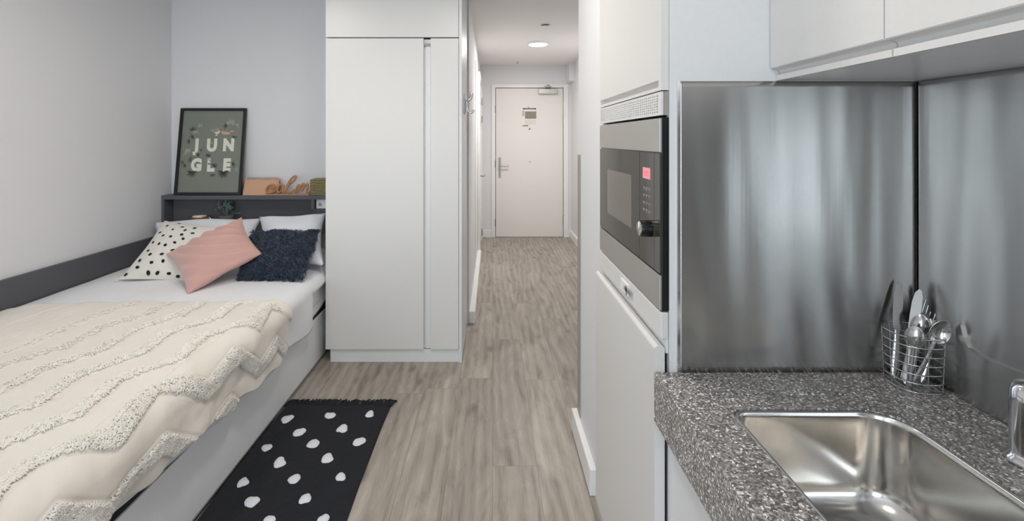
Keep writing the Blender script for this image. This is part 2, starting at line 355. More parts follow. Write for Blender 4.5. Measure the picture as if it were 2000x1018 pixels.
# fire notice on the door
n_ = thing('door_notice', (.5, YE, 1.64), 'white printed notice with a small picture stuck on the entry door', 'notice')
y = YE-.0006
mb = MB().box(.395, .602, y, YE+.0035, 1.505, 1.782)
mb.build('sheet', M['paper'], n_)
mb = MB()
def q(x0,x1,z0,z1,mi,k=1): mb.box(x0,x1,y-.0007*k,y-.0001,z0,z1,mi)
q(.415,.592,1.748,1.764,0); q(.415,.44,1.745,1.767,0,2); q(.57,.595,1.745,1.767,0,2); q(.48,.50,1.768,1.778,0)
q(.444,.598,1.62,1.72,1)
for i in range(6): q(.405,.436,1.66+.012*i,1.665+.012*i,0)
for i in range(5): q(.44,.595,1.60-.014*i,1.604-.014*i,2)
q(.41,.485,1.518,1.530,0); q(.455,.49,1.534,1.541,2)
mb.build('print', [M['ink'], M['photo'], mat('pale_ink', srgb(196,190,176), .7)], n_)
tag(MB().prism([(.493,1.48),(.525,1.497),(.515,1.478),(.50,1.463)], YE-.0005, YE+.004, 'y').build('arrow_sticker', M['ink']), 'tiny dark arrow sticker on the entry door below the notice', 'sticker')

# bathroom door in the corridor's left wall (door_2)
d2 = bpy.data.objects.new('door_2', None); C.objects.link(d2); d2.location = (-.17, 5.75, 0); OFF[d2.name] = Vector(d2.location); d2['kind'] = 'structure'
XW = -.17
MB().box(XW, XW+.03, 5.335, 5.41, 0, 2.11).box(XW, XW+.03, 6.19, 6.26, 0, 2.11).box(XW, XW+.03, 5.41, 6.19, 2.045, 2.11).build('door_frame', M['trim'], d2, bevel=.006)
MB().box(XW, XW+.014, 5.414, 6.186, .006, 2.04).build('door_leaf', M['doorw'], d2, bevel=.002)
for z in (.125, 1.6, 1.83):
    MB().lathe([(.008,-.045),(.008,.045)], (XW+.034, 6.14, z), 10).build('hinge', M['satin'], d2)
MB().tube(smooth_path([(XW+.01,5.47,.915),(XW+.065,5.47,.915),(XW+.075,5.49,.915),(XW+.075,5.58,.915)],4), .010, 10).build('door_handle', M['satin'], d2)
MB().box(XW, XW+.006, 4.55, 4.575, .1, 2.10).build('reveal_strip', M['trim'], None)['kind'] = 'structure'
bpy.data.objects['reveal_strip'].name = 'trim_reveal'

# ceiling fittings
def ceil_light(x, y, r, label, group=None):
    t = thing('ceiling_light', (x, y, CEIL), label, 'ceiling light')
    MB().lathe([(r+.012,0),(r+.012,-.012),(r,-.02)], (x, y, CEIL), 40).build('trim_ring', M['trim'], t)
    MB().lathe([(0,-.024),(r*.9,-.0235),(r,-.018)], (x, y, CEIL), 40).build('diffuser', M['lamp'], t)
ceil_light(.478, 4.94, .10, 'round glowing ceiling light in the corridor before the entry door')
ceil_light(-.25, 1.65, .14, 'added unseen round ceiling light in the main room above the floor beside the bed')  # this fitting and the next two are added, outside the view
ceil_light(-.15, .30, .14, 'added unseen round ceiling light in the main room beside the wall cabinets')
ceil_light(-1.25, 1.9, .14, 'added unseen round ceiling light in the main room above the bed')
t = thing('heat_detector', (.464, 4.15, CEIL), 'small round detector on the corridor ceiling nearer than the lamp', 'detector')
MB().lathe([(.048,0),(.048,-.006)], (.464,4.15,CEIL), 28).build('base', M['trim'], t)
MB().lathe([(.034,-.006),(.034,-.016)], (.464,4.15,CEIL), 28).build('collar_shade', M['dark'], t)  # dark collar paints the shadow line between base and cover
MB().lathe([(.044,-.016),(.040,-.024),(0,-.028)], (.464,4.15,CEIL), 28).build('cover', M['trim'], t)
tag(MB().lathe([(.012,0),(.012,-.006),(.004,-.008),(.004,-.022),(.010,-.024),(0,-.026)], (.328,6.15,CEIL), 14).build('sprinkler_head', M['satin']), 'tiny metal sprinkler head on the ceiling near the entry door', 'sprinkler')

# ================================================================== wardrobe
YW = 2.82
wd = thing('wardrobe', (-.6, YW+.3, 0), 'tall white wardrobe with a vertical handle groove at the foot of the corridor', 'wardrobe')
MB().box(-1.0, -.983, YW+.02, YB-.004, .078, CEIL-.003).box(-.201, -.184, YW+.001, YB-.004, 0, CEIL-.003).box(-.983, -.201, YB-.02, YB-.004, .078, CEIL-.003).box(-.983,-.201,YW+.05,YB-.02,.078,.1).build('carcass', M['white'], wd, bevel=.001)
MB().box(-.975, -.2015, YW+.012, YW+.03, 0, .077).build('plinth', M['white'], wd, bevel=.001)
MB().box(-1.0, -.413, YW, YW+.019, .081, 1.945).build('door', M['gloss'], wd, bevel=.0015)
MB().box(-.371, -.203, YW, YW+.019, .081, 1.945).build('side_front', M['gloss'], wd, bevel=.0015)
MB().box(-1.0, -.203, YW, YW+.019, 1.951, CEIL-.003).build('top_panel', M['gloss'], wd, bevel=.0015)
MB().box(-.42, -.36, YW+.022, YW+.030, .081, 1.945).box(-.400,-.373,YW+.012,YW+.022,.083,1.90).build('handle_channel', M['white'], wd)
MB().box(-.413, -.371, YW+.004, YW+.018, 1.900, 1.915).build('channel_cap', M['cornerg'], wd)
MB().box(-.99, -.205, YW+.019, YW+.0215, 1.942, 1.955).build('shadow_gap', M['dark'], wd)
# coat hook on the wardrobe's side
hk = thing('coat_hook', (-.184, 3.08, 1.57), 'shiny metal double coat hook on the wardrobe side facing the corridor', 'hook')
MB().box(-.1845, -.178, 3.05, 3.11, 1.50, 1.635).build('plate', M['skinw'], hk, bevel=.003)
MB().tube(smooth_path([(-.176,3.08,1.59),(-.158,3.08,1.595),(-.142,3.08,1.61),(-.136,3.08,1.632),(-.142,3.08,1.648)],5), [.008+.004*math.sin(PI*i/20) for i in range(21)], 10).tube(smooth_path([(-.172,3.08,1.585),(-.166,3.08,1.55),(-.160,3.08,1.525),(-.145,3.08,1.514),(-.128,3.08,1.520),(-.124,3.08,1.532)],5), .0075, 10).tube([(-.170,3.08,1.51),(-.170,3.08,1.60)], .009, 10).build('hook', M['chrome'], hk)

# ================================================================== bed
XS = -1.045
bd = thing('bed', (-1.68, 2.1, 0), 'bed with pale grey side panel against the left wall', 'bed')
MB().box(XL+.03, XS, .90, 3.30, .012, .278).build('base', M['basep'], bd, bevel=.003)
MB().box(XL+.04, XS+.004, .90, 3.30, 0, .012).build('plinth', M['satin'], bd)
MB().box(XL+.04, XS-.008, .91, 3.29, .278, .335).build('platform', M['dark'], bd)
XE = -1.0   # hanging face of the covers
MB().box(XL+.04, XS+.005, .92, 3.28, .335, .50).build('mattress', M['sheet'], bd, bevel=.05, seg=5)
ZT = .548; R = .07
def hem(y):
    h = .292
    if y < 1.95: h = .292+(1.95-y)*.08
    if y > 2.70: h += (y-2.70)**2*1.3
    return h + .006*math.sin(y*17)+.01*nz(y*3, 5)
X0 = XL+.028
WT = (XE-R)-X0
def cover(wf, y, off, hemz, fold=1.0):
    # wf: arc length from the wall; returns point and outward normal
    zt = ZT + .010*nz(wf*2.2, y*2.2, 3) - .02*max(0, (.25-wf)/.25)**2 + .012*math.sin(min(wf,WT)/WT*PI)
    if wf <= WT:
        p = Vector((X0+wf, y, zt)); n = Vector((0,0,1))
    elif wf <= WT+R*PI/2:
        a = (wf-WT)/R; n = Vector((math.sin(a),0,math.cos(a))); p = Vector((XE-R, y, zt-R))+n*R
    else:
        dz = wf-WT-R*PI/2; n = Vector((1,0,0)); p = Vector((XE, y, zt-R-dz))
        k = min(1, dz/.1)*fold
        p.x -= .036*min(1, max(0, (y-2.6)/.15))
        p.x += k*(.010*math.sin(y*13+2*nz(y*4,1))+.008*nz(y*9, dz*5, 8))
    return p+n*off, n
def cover_len(y, hemz): return WT+R*PI/2+(ZT-R-hemz)
dv = MB()
def fdv(u, v):
    y = .925+v*(3.27-.925); hz = hem(y)
    L_ = cover_len(y, hz); wf = u*L_
    p, n = cover(wf, y, 0, hz)
    p += n*(.004*nz(wf*6, y*4, 1))
    return p
dv.grid(fdv, 110, 150)
dv.build('duvet', M['sheet'], None, solid=.012)
tag(bpy.data.objects['duvet'], 'smooth white duvet spread over the bed and hanging over its side', 'duvet')

# throw
tw = thing('throw_blanket', (-1.6, 1.6, .56), 'cream tufted throw with zigzag bands over the lower part of the bed', 'throw')
def tri(t): t = t % 1; return 4*abs(t-.5)-1
PER = .165
def band(wf, y):
    ph = wf - .22*(y-1) + (.012+.035*max(0,wf/WT-.3))*tri(y/.36+.3*nz(y*1.3, wf*1.3)+wf*.8) + .07*nz(wf*1.3, y*1.1, 4)
    t = (ph/PER) % 1
    return t
def bandh(wf, y):
    t = band(wf, y); wid = .40
    if t < wid:
        e = min(t, wid-t)/ (wid*.22); return min(1, e)
    return 0
def ytop(wf): return 2.205+.10*min(1, max(0, wf/WT))**2+.006*math.sin(wf*14)
def throwpt(wf, y, extra=0):
    p, n = cover(wf, y, .013, 0, 1.1)
    b = bandh(wf, y)
    side = min(1, max(0, (wf-WT*.35)/(WT*.6)))
    t_ = band(wf, y); gr = math.exp(-((t_-.40)/.03)**2)+math.exp(-(((t_+.5)%1-.5)/.03)**2)
    gk = min(1, max(0, nz(wf*4, y*2.2, 11)*3+.5))
    h = b*(.0012+.0055*side*side)*(1+.25*side*nz(wf*60, y*60)) - (.0035*gk*(1-side)+.003*side)*gr + .0025*nz(wf*25, y*25, 2) + .008*nz(wf*5+y*3, y*5-wf*2, 6)+.004*abs(nz(wf*9+y*6,y*3,3))
    if wf > WT: h += .004+.010*nz(wf*9, y*9, 7)
    return p+n*(max(h, -.005)+extra), n
def twlen(y): return WT+R*PI/2+(ZT-R-(hem(y)+.018+.010*math.sin(y*9)+.008*math.sin(y*31)))
NW, NY = 330, 270
tm = MB()
def ft(u, v):
    wf0 = u*1.6; y = .93+v*(ytop(u*WT)-.93)
    wf = .03+u*(twlen(y)-.03)
    return throwpt(wf, y)[0]
tm.grid(ft, NW, NY)
tm.build('cloth', M['throw'], tw, solid=.006)
# tufted loops along the bands
tf = MB(); rnd = random.Random(3); cnt = 0
vs = []; fs = []
for _ in range(200000):
    if cnt >= 21000: break
    wf = rnd.uniform(.1, WT+R*PI/2+.2)
    y = .95+rnd.random()**1.25*(2.22-.95)
    if y > ytop(wf)-.02 or wf > twlen(y)-.002: continue
    if bandh(wf, y) < .5: continue
    side = (wf/WT)
    if rnd.random() > 1.5*max(0, side-.42)**1.2: continue
    cnt += 1
    p, n = throwpt(wf, y, .0)
    an = rnd.gauss(1.2, .8); e = Vector((n.z, 0, -n.x)); d_ = e*math.cos(an)+Vector((0,1,0))*math.sin(an)
    L_ = rnd.uniform(.007, .016); r = rnd.uniform(.0018, .0028); c = d_.cross(n)
    b0 = len(vs)
    for i, (t, hh) in enumerate(((-.5, -.001), (-.2, .0035), (.2, .0035), (.5, -.001))):
        q_ = p+d_*(t*L_)+n*hh
        for k in (0, 1, 2):
            a = 2*PI*k/3+.5; vs.append(q_+n*(math.cos(a)*r)+c*(math.sin(a)*r))
    for i in range(3):
        for k in range(3): fs.append((b0+i*3+k, b0+i*3+(k+1)%3, b0+i*3+3+(k+1)%3, b0+i*3+3+k))
tf.add(vs, fs, 0, True)
o = tf.build('tufting', M['tuft'], tw, fixn=False); o['kind'] = 'stuff'

# pillows and cushions
def cushion(mb, c, thick, n=28, conc=.06, pw=2.2, mi=0, wob=.0, seed=0, ridge=None, col=None):
    c = [Vector(p) for p in c]  # BL BR TR TL
    ctr = sum(c, Vector())/4
    nn = (c[1]-c[0]).cross(c[3]-c[0]).normalized()
    def base(u, v):
        p = c[0]*(1-u)*(1-v)+c[1]*u*(1-v)+c[2]*u*v+c[3]*(1-u)*v
        eu = ((c[1]-c[0])*(1-v)+(c[2]-c[3])*v); ev = ((c[3]-c[0])*(1-u)+(c[2]-c[1])*u)
        su = math.sin(PI*u); sv = math.sin(PI*v)
        p = p + eu*(conc*sv*(1-2*u)*abs(1-2*u)) + ev*(conc*su*(1-2*v)*abs(1-2*v))
        return p
    def f(sgn):
        def g(u, v):
            a = (1-abs(2*u-1)**pw)*(1-abs(2*v-1)**pw)
            t = thick*.5*max(0, a)**.62
            h = t + (wob*nz(u*3+seed, v*3, seed)*a**.3 if a > 0 else 0)
            if ridge and sgn > 0 and a > 0: h += ridge(u, v)*min(1, a*3)
            return base(u, v)+nn*(sgn*h)
        return g
    mb.grid(f(1), n, n, mi); mb.grid(f(-1), n, n, mi)
    return f(1), nn
def P(px, py, Y): return W(px, py, Y/920*1000)
def zb(px, Y, z): # point above the bed at height z
    return Vector(((px-962)*Y/920, Y, z))
mb = MB(); cushion(mb, [zb(285,2.90,.60), zb(500,2.90,.60), P(512,426,3.20), P(300,434,3.20)], .17, wob=.02, seed=2)
tag(mb.build('pillow', M['pillow'], merge=True), 'white bed pillow behind the spotted and pink cushions', 'pillow')
mb = MB(); cushion(mb, [zb(505,2.84,.585), zb(633,2.80,.585), P(636,416,3.17), P(506,423,3.17)], .17, wob=.02, seed=5)
tag(mb.build('pillow', M['pillow'], merge=True), 'white bed pillow behind the furry navy cushion beside the wardrobe', 'pillow')

# spotted cushion
t = thing('cushion', (-1.95, 2.8, .56), 'cream cushion with black spots leaning against the pillow', 'cushion')
mb = MB(); CS, NN = cushion(mb, [P(232,546,2.60), P(415,556,2.60), P(452,446,2.92), P(322,431,2.98)], .15, n=40, conc=.035, wob=.01, seed=9)
# black spots raised on the front face
spots = []
dotpx = [(402,195),(480,180),(495,203),(437,222),(511,222),(575,212),(488,248),(560,240),(376,254),(427,265),(506,274),(360,238),(320,298),(350,304),(452,300),(386,318),(297,371),(371,368),(434,350),(234,406),(303,423),(376,414),(216,457),(152,497),(281,490),(344,495),(411,486),(214,535),(404,545),(474,525),(118,545),(520,520),(280,348),(340,560)]
def find_uv(fn, px, py):
    best = None
    for i in range(1, 40):
        for j in range(1, 40):
            p = fn(i/40, j/40); x = 962+p.x/p.y*920; y = 272-(p.z-1.34)/p.y*920
            e = (x-px)**2+(y-py)**2
            if best is None or e < best[0]: best = (e, i/40, j/40)
    return best
for (cx, cy) in dotpx:
    px, py = 200+cx*.3143, 380+cy*.3143
    e, u, v = find_uv(CS, px, py)
    if e > 60: continue
    a = random.uniform(0, PI); ru, rv = random.uniform(.022, .030), random.uniform(.015, .022)
    pts = []
    for k in range(12):
        th = 2*PI*k/12; du = math.cos(th)*ru; dv_ = math.sin(th)*rv
        uu = min(.985, max(.015, u+du*math.cos(a)-dv_*math.sin(a))); vv = min(.985, max(.015, v+du*math.sin(a)+dv_*math.cos(a)))
        pts.append(CS(uu, vv)+NN*.002)
    mb.add(pts+[CS(u, v)+NN*.0035], [(k, (k+1)%12, 12) for k in range(12)], 1, True)
mb.build('cover', [M['creamcush'], M['dot']], t)
tas = MB()
for (px, py, Y) in ((232,546,2.60),):
    p = P(px, py, Y)
    for k in range(10): tas.tube([p, p+Vector((-.012+random.uniform(-.012,.006), -.01, random.uniform(-.012,.01)))], .002, 5)
tas.build('tassel', M['creamcush'], t)
# pink cushion
t = thing('cushion', (-1.5, 2.5, .56), 'dusty pink cushion with curved ribs lying tilted in front', 'cushion')
mb = MB()
pk = [P(366,576,2.37), P(512,496,2.66), P(472,424,2.86), P(324,496,2.66)]
def rdg(u, v):
    d1 = math.hypot(u-1.0, v-1.1)
    return .010*math.sin(d1*38)
cushion(mb, pk, .15, n=90, conc=.05, pw=2.4, wob=.014, seed=4, ridge=rdg)
mb.build('cover', M['pink'], t, merge=True)
# navy fur cushion
t = thing('cushion', (-1.35, 2.75, .56), 'shaggy dark navy fur cushion next to the wardrobe', 'cushion')
mb = MB(); FN, NN = cushion(mb, [P(470,545,2.62), P(590,543,2.62), P(624,453,2.90), P(494,455,2.90)], .15, n=36, conc=.03, wob=.01, seed=6)
mb.build('cover', M['navy'], t, merge=True)
for nm, mi_, cntb, sd in (('fur', 'navy', 15000, 1), ('fur_highlight', 'navy2', 9000, 2)):
    rnd = random.Random(sd); vs = []; fs = []
    for i in range(cntb):
        u, v = rnd.random(), rnd.random()
        if rnd.random() < .2: (u, v) = rnd.choice(((rnd.random(), rnd.choice((.005,.995))), (rnd.choice((.005,.995)), rnd.random())))
        p = FN(u, v); e = Vector((rnd.gauss(0,.5)+(u-.5)*.9, rnd.gauss(0,.3), rnd.gauss(-.35,.5)+(v-.5)*1.0))
        cl_ = Vector((nz(u*7,v*7,1), 0, nz(u*7,v*7,5)))*2.6
        d_ = (NN*.8+e+cl_).normalized(); L_ = rnd.uniform(.016, .042); s_ = d_.cross(NN+Vector((.01,.02,.3))).normalized()*.0011
        b0 = len(vs); m_ = p+d_*(L_*.55); tp = p+d_*L_*.9+Vector((0,0,-.35*L_))+cl_*.002
        vs += [p-s_, p+s_, m_+s_*.9, m_-s_*.9, tp]; fs += [(b0,b0+1,b0+2,b0+3),(b0+3,b0+2,b0+4)]
    mm = MB().add(vs, fs, 0, True); o = mm.build(nm, M[mi_], t, fixn=False); o['kind'] = 'stuff'

# charcoal board along the left wall above the mattress
tag(MB().box(XL+.001, XL+.022, .6, 3.30, .30, .673).build('wall_guard_board', M['char'], bevel=.001), 'long charcoal board fixed on the left wall beside the mattress', 'board')

# headboard shelf
YS0 = 3.31; ZS = .944
hb = thing('headboard_shelf', (-1.7, 3.36, 0), 'charcoal headboard unit with an open niche behind the pillows', 'shelf')
MB().box(XL+.002, -1.03, YS0, YB-.002, ZS-.028, ZS).build('top_board', M['char'], hb, bevel=.001)
MB().box(XL+.002, XL+.022, YS0, YB-.002, .56, ZS-.028).build('side_panel', M['char'], hb, bevel=.001)
MB().box(-1.275, -1.255, YS0, YB-.002, .845, ZS-.028).build('divider', M['char'], hb, bevel=.001)
MB().box(XL+.022, -1.275, YB-.012, YB-.002, .70, ZS-.028).build('back_panel', M['char'], hb)
MB().box(XL+.022, -1.03, YS0, YB-.002, .672, .70).build('niche_shelf', M['char'], hb, bevel=.001)
MB().box(-1.255, -1.03, YS0+.004, YS0+.02, .70, .845).build('filler_panel', M['char'], hb)
so = thing('power_socket', (-1.21, YS0+.04, .88), 'white wall socket plate at the right end of the headboard niche', 'socket')
MB().box(-1.25, -1.13, YS0+.03, YS0+.04, .848, .914).build('plate', M['skinw'], so, bevel=.002)
for x in (-1.235, -1.18):
    MB().box(x, x+.012, YS0+.026, YS0+.031, .893, .907).build('switch', M['skinw'], so)
for x in (-1.232, -1.176):
    mb = MB().prism([(x-.002,.866),(x+.004,.866),(x+.004,.870),(x+.006,.882),(x+.012,.882),(x+.014,.870),(x+.014,.866),(x+.020,.866),(x+.020,.870),(x+.014,.8865),(x+.004,.8865),(x-.002,.870)], YS0+.0285, YS0+.0305, 'y')
    mb.build('pin_holes', M['dark'], so)

# picture
A = Vector((-2.248, 3.335, ZS+.001)); B = Vector((-1.776, 3.335, ZS+.001)); T = Vector((-2.254, 3.412, ZS+.618))
up = (T-A); up.x = 0; H_ = up.length; up.normalize(); WD = B.x-A.x
def pf(x, z, d=0): # picture plane coordinates in metres; d towards the room
    return Vector((A.x+x, 0, 0))+Vector((0, A.y, A.z))+up*z+Vector((0,-up.z,up.y))*d
pc = thing('framed_poster', (-2.01, 3.34, ZS), 'black framed green poster with pale JUNGLE lettering leaning on the wall', 'picture')
def slab(mb, x0, x1, z0, z1, d0, d1, mi=0):
    vs = [pf(x, z, d) for d in (d0, d1) for z in (z0, z1) for x in (x0, x1)]
    mb.add(vs, [(0,2,3,1),(4,5,7,6),(0,1,5,4),(2,6,7,3),(0,4,6,2),(1,3,7,5)], mi)
mb = MB(); fw = .018
slab(mb, 0, fw, 0, H_, 0, .018); slab(mb, WD-fw, WD, 0, H_, 0, .018); slab(mb, fw, WD-fw, 0, fw, 0, .018); slab(mb, fw, WD-fw, H_-fw, H_, 0, .018)
mb.build('frame', M['frame'], pc, bevel=.001)
mb = MB(); slab(mb, fw, WD-fw, fw, H_-fw, .002, .006)
def txt(s, cx, z, size, mi, off, d):
    vs, fs = text_mesh(s, size, off); mb.add([pf(cx+v.x*.88, z+v.y, d) for v in vs], fs, mi)
# photo-pixel to picture coordinates
def pp(px, py):
    # crop(330..490,200..390) scaled 5.356
    X, Y = 330+px/5.356, 200+py/5.356
    z = (377-Y)/(377-211)*H_; t_ = z/H_
    l = 342+(353-342)*t_; r = 472+(480-472)*t_
    return (X-l)/(r-l)*WD, z
for s, px, py in (('J',285,497),('U',443,497),('N',617,494),('G',284,700),('L',432,702),('E',600,700)):
    x, z = pp(px, py); txt(s, x, z, .116, 1, .0075, .0066)
def leaf(cx, cz, ang, L_, wd, mi, d):
    ux, uz = math.cos(ang), math.sin(ang); vx, vz = -uz, ux
    pts = [(0,0),(.25,.5),(.55,.42),(1,0),(.55,-.42),(.25,-.5)]
    mb.add([pf(cx+ux*L_*a+vx*wd*b, cz+uz*L_*a+vz*wd*b, d) for a, b in pts], [(0,1,2,3,4,5)], mi)
rnd = random.Random(5)
def cluster(px, py, n, L_, mi, a0, a1, d):
    x, z = pp(px, py)
    for i in range(n): leaf(x, z, a0+(a1-a0)*i/max(1,n-1)+rnd.uniform(-.1,.1), L_*rnd.uniform(.7,1.1), L_*.22, mi, d)
for c_ in ((240,290,6,.036,3,.3,2.9,.0072),(320,280,5,.05,2,1.2,2.0,.0074),(275,320,7,.03,2,.2,2.9,.0076),(250,350,6,.03,3,2.6,5.0,.0072),
           (485,310,8,.045,2,.2,2.9,.0072),(640,225,8,.042,2,.1,3.0,.0072),(690,245,6,.03,2,-.6,1.0,.0070),(600,240,5,.035,3,2.5,4.0,.0070),
           (195,520,7,.04,2,.6,3.6,.0072),(290,545,6,.03,3,-.5,2.0,.0070),(230,590,5,.03,3,1.5,4.5,.0069),(240,715,10,.045,3,2.9,6.4,.0072),
           (570,715,11,.05,3,2.9,6.5,.0072),(660,640,6,.03,3,-.8,1.4,.0070),(690,690,5,.028,2,-.6,.6,.0072),(680,350,6,.03,3,3.0,6.0,.0069),
           (405,560,6,.03,3,.4,2.6,.0070),(470,660,7,.032,3,-.4,2.4,.0074),(425,600,4,.02,0,-.5,2.4,.0074),(420,640,5,.024,0,.0,3.0,.0074),(180,650,5,.03,3,2.4,4,.007),
           (150,620,4,.026,3,2,4,.007),(460,740,6,.028,3,3.2,6.2,.007),(330,500,4,.02,3,.5,2,.0074),(440,430,3,.024,2,1.0,2.0,.0074),(215,400,5,.03,3,2,4.5,.007)):
    cluster(*c_)
def blob(px, py, rx, rz, mi, d, n=14):
    x, z = pp(px, py); mb.add([pf(x+rx*math.cos(2*PI*k/n)*(1+.12*math.sin(5*k)), z+rz*math.sin(2*PI*k/n), d) for k in range(n)], [tuple(range(n))], mi)
blob(595,318,.028,.011,4,.0078); blob(560,308,.012,.010,4,.0078); blob(650,300,.016,.005,4,.0078)
blob(500,315,.014,.010,5,.008); blob(520,300,.008,.007,5,.008); blob(492,338,.008,.006,5,.008); blob(478,310,.005,.005,5,.008)
mb.build('print', [M['print'], M['letter'], M['leafl'], M['leafd'], M['tan'], M['pinkf']], pc)

# kraft desk calendar
dc = thing('desk_calendar', (-1.65, 3.36, ZS), 'blank kraft spiral calendar standing between poster and wooden word', 'calendar')
x0, x1 = -1.768, -1.522
MB().prism([(3.332,ZS+.001),(3.336,ZS+.001),(3.370,ZS+.112),(3.366,ZS+.112)], x0, x1, 'x').build('front_cover', M['kraft'], dc)
MB().prism([(3.404,ZS+.001),(3.408,ZS+.001),(3.3745,ZS+.112),(3.3705,ZS+.112)], x0, x1, 'x').build('back_cover', M['kraft'], dc)
MB().prism([(3.329,ZS+.0012),(3.3315,ZS+.0012),(3.3655,ZS+.110),(3.363,ZS+.110)], x0+.004, x1-.006, 'x').build('page', M['kraft'], dc)
MB().box(x0, x1, 3.3285, 3.41, ZS+.0002, ZS+.001).build('foot', M['paper'], dc)
mb = MB()
for i in range(18):
    x = x0+.016+i*(x1-x0-.03)/17
    mb.tube([(x, 3.369+.010*math.cos(2*PI*k/10), ZS+.113+.011*math.sin(2*PI*k/10)) for k in range(10)], .0012, 5, closed=True)
mb.build('spiral_binding', M['satin'], dc)

# wooden word: calm
cw = thing('wooden_word', (-1.44, 3.34, ZS), 'light wooden script word calm standing on the headboard shelf', 'decoration')
def cm(px, py): # crop(460..660,330..440) scale 9.255
    X, Y = 460+px/9.255, 330+py/9.255; return ((X-962)*.00361, 3.319, 1.34-(Y-272)*.00361)
letters = {
 'letter_c': [(640,345),(690,350),(700,310),(650,290),(590,320),(560,380),(580,425),(650,430),(740,385)],
 'letter_a': [(870,310),(850,285),(800,290),(770,340),(762,400),(790,425),(840,385),(875,320),(870,300),(862,370),(870,420),(905,415)],
 'letter_l': [(890,420),(960,300),(1060,210),(1095,150),(1075,130),(1010,180),(950,280),(935,370),(950,425),(1020,415),(1070,380)],
 'letter_m': [(1075,425),(1120,320),(1150,290),(1155,330),(1120,415),(1170,340),(1225,268),(1235,300),(1200,400),(1250,320),(1300,280),(1305,330),(1285,410),(1320,420),(1370,380)]}
for k_, pts in letters.items():
    MB().tube(smooth_path([cm(*p) for p in pts], 5), .0078, 8, flat=1.0, up=(0,1,0)).build(k_, M['wood'], cw)
a = cm(560, 440); b = cm(1340, 440)
MB().box(a[0], b[0], 3.3125, 3.3265, ZS+.0005, ZS+.011).build('base_strip', M['wood'], cw, bevel=.001)

# woven basket at the shelf's end
wb = thing('woven_basket', (-1.22, 3.36, ZS), 'small olive woven seagrass basket at the end of the shelf beside wardrobe', 'basket')
bx0, bx1, by0, by1 = -1.282, -1.075, 3.32, 3.412
mb = MB()
for r_ in range(9):
    z = ZS+.006+r_*.0115; pts = []
    peri = [((bx0,by0),(bx1,by0)),((bx1,by0),(bx1,by1)),((bx1,by1),(bx0,by1)),((bx0,by1),(bx0,by0))]
    k = 0
    for (p, q2) in peri:
        L_ = math.hypot(q2[0]-p[0], q2[1]-p[1]); n = max(4, int(L_/.009))
        nx, ny = (q2[1]-p[1])/L_, -(q2[0]-p[0])/L_
        for i in range(n):
            t_ = i/n; s_ = (.0035 if (k+r_) % 2 else -.0035); k += 1
            pts.append((p[0]+(q2[0]-p[0])*t_+nx*s_, p[1]+(q2[1]-p[1])*t_+ny*s_, z+.0015*nz(k*.7, r_)))
    mb.tube(pts, .0058, 6, closed=True)
mb.build('weave', M['wicker'], wb)
MB().box(bx0+.006, bx1-.006, by0+.006, by1-.006, ZS+.001, ZS+.010).build('bottom', M['wicker'], wb)
MB().tube([(bx0,by0,ZS+.108),(bx1,by0,ZS+.118),(bx1,by1,ZS+.118),(bx0,by1,ZS+.108)], .005, 6, closed=True).build('rim', M['wicker'], wb)

# candle jar and plant in the niche
cj = thing('candle_jar', (-2.08, 3.36, .70), 'copper coloured candle jar in the headboard niche left of the plant', 'candle jar')
c0 = (-2.085, 3.352, .70)
MB().lathe([(.046,0),(.050,.01),(.050,.078),(.054,.085),(.054,.092),(.047,.092),(.045,.08),(.0,.078)], c0, 28).build('jar', M['copper'], cj)
MB().lathe([(.0,.0795),(.044,.0795),(.044,.098),(0,.100)], c0, 24).build('wax', M['skinw'], cj)
MB().tube([(-2.03,3.35,.775),(-2.005,3.345,.785),(-2.0,3.345,.77)], .006, 6).build('handle', M['chrome'], cj)
pl = thing('potted_plant', (-1.91, 3.36, .70), 'small grey green succulent plant in the headboard niche', 'plant')
MB().lathe([(.035,0),(.045,.09),(.047,.095),(.040,.095),(.0,.085)], (-1.895,3.358,.70), 24).build('pot', M['pot'], pl)
mb = MB(); rnd = random.Random(8)
for i in range(110):
    a = rnd.uniform(0, 2*PI); el = rnd.uniform(.1, 1.4); rr = rnd.uniform(.02, .085)
    c1 = Vector((-1.90+math.cos(a)*math.cos(el)*rr*1.15, 3.365+math.sin(a)*math.cos(el)*min(rr,.045)*.9, .80+math.sin(el)*rr*1.15))
    d_ = Vector((math.cos(a)*math.cos(el), math.sin(a)*math.cos(el), math.sin(el)+.2)).normalized(); s_ = d_.cross(Vector((rnd.uniform(-1,1),rnd.uniform(-1,1),1))).normalized()
    L_ = rnd.uniform(.016, .028)
    m_ = d_.cross(s_)*.003
    mb.add([c1, c1+d_*L_*.5+s_*L_*.32+m_, c1+d_*L_, c1+d_*L_*.5-s_*L_*.32+m_, c1+d_*L_*.45-m_*.8], [(0,1,4),(1,2,4),(2,3,4),(3,0,4),(0,1,2,3)], 0, True)
    if i % 5 == 0: mb.tube([(-1.895,3.362,.79), c1], .0012, 4)
mb.v = [(v[0], min(v[1], 3.405), v[2]) for v in mb.v]; mb.build('foliage', M['plant'], pl, fixn=False)

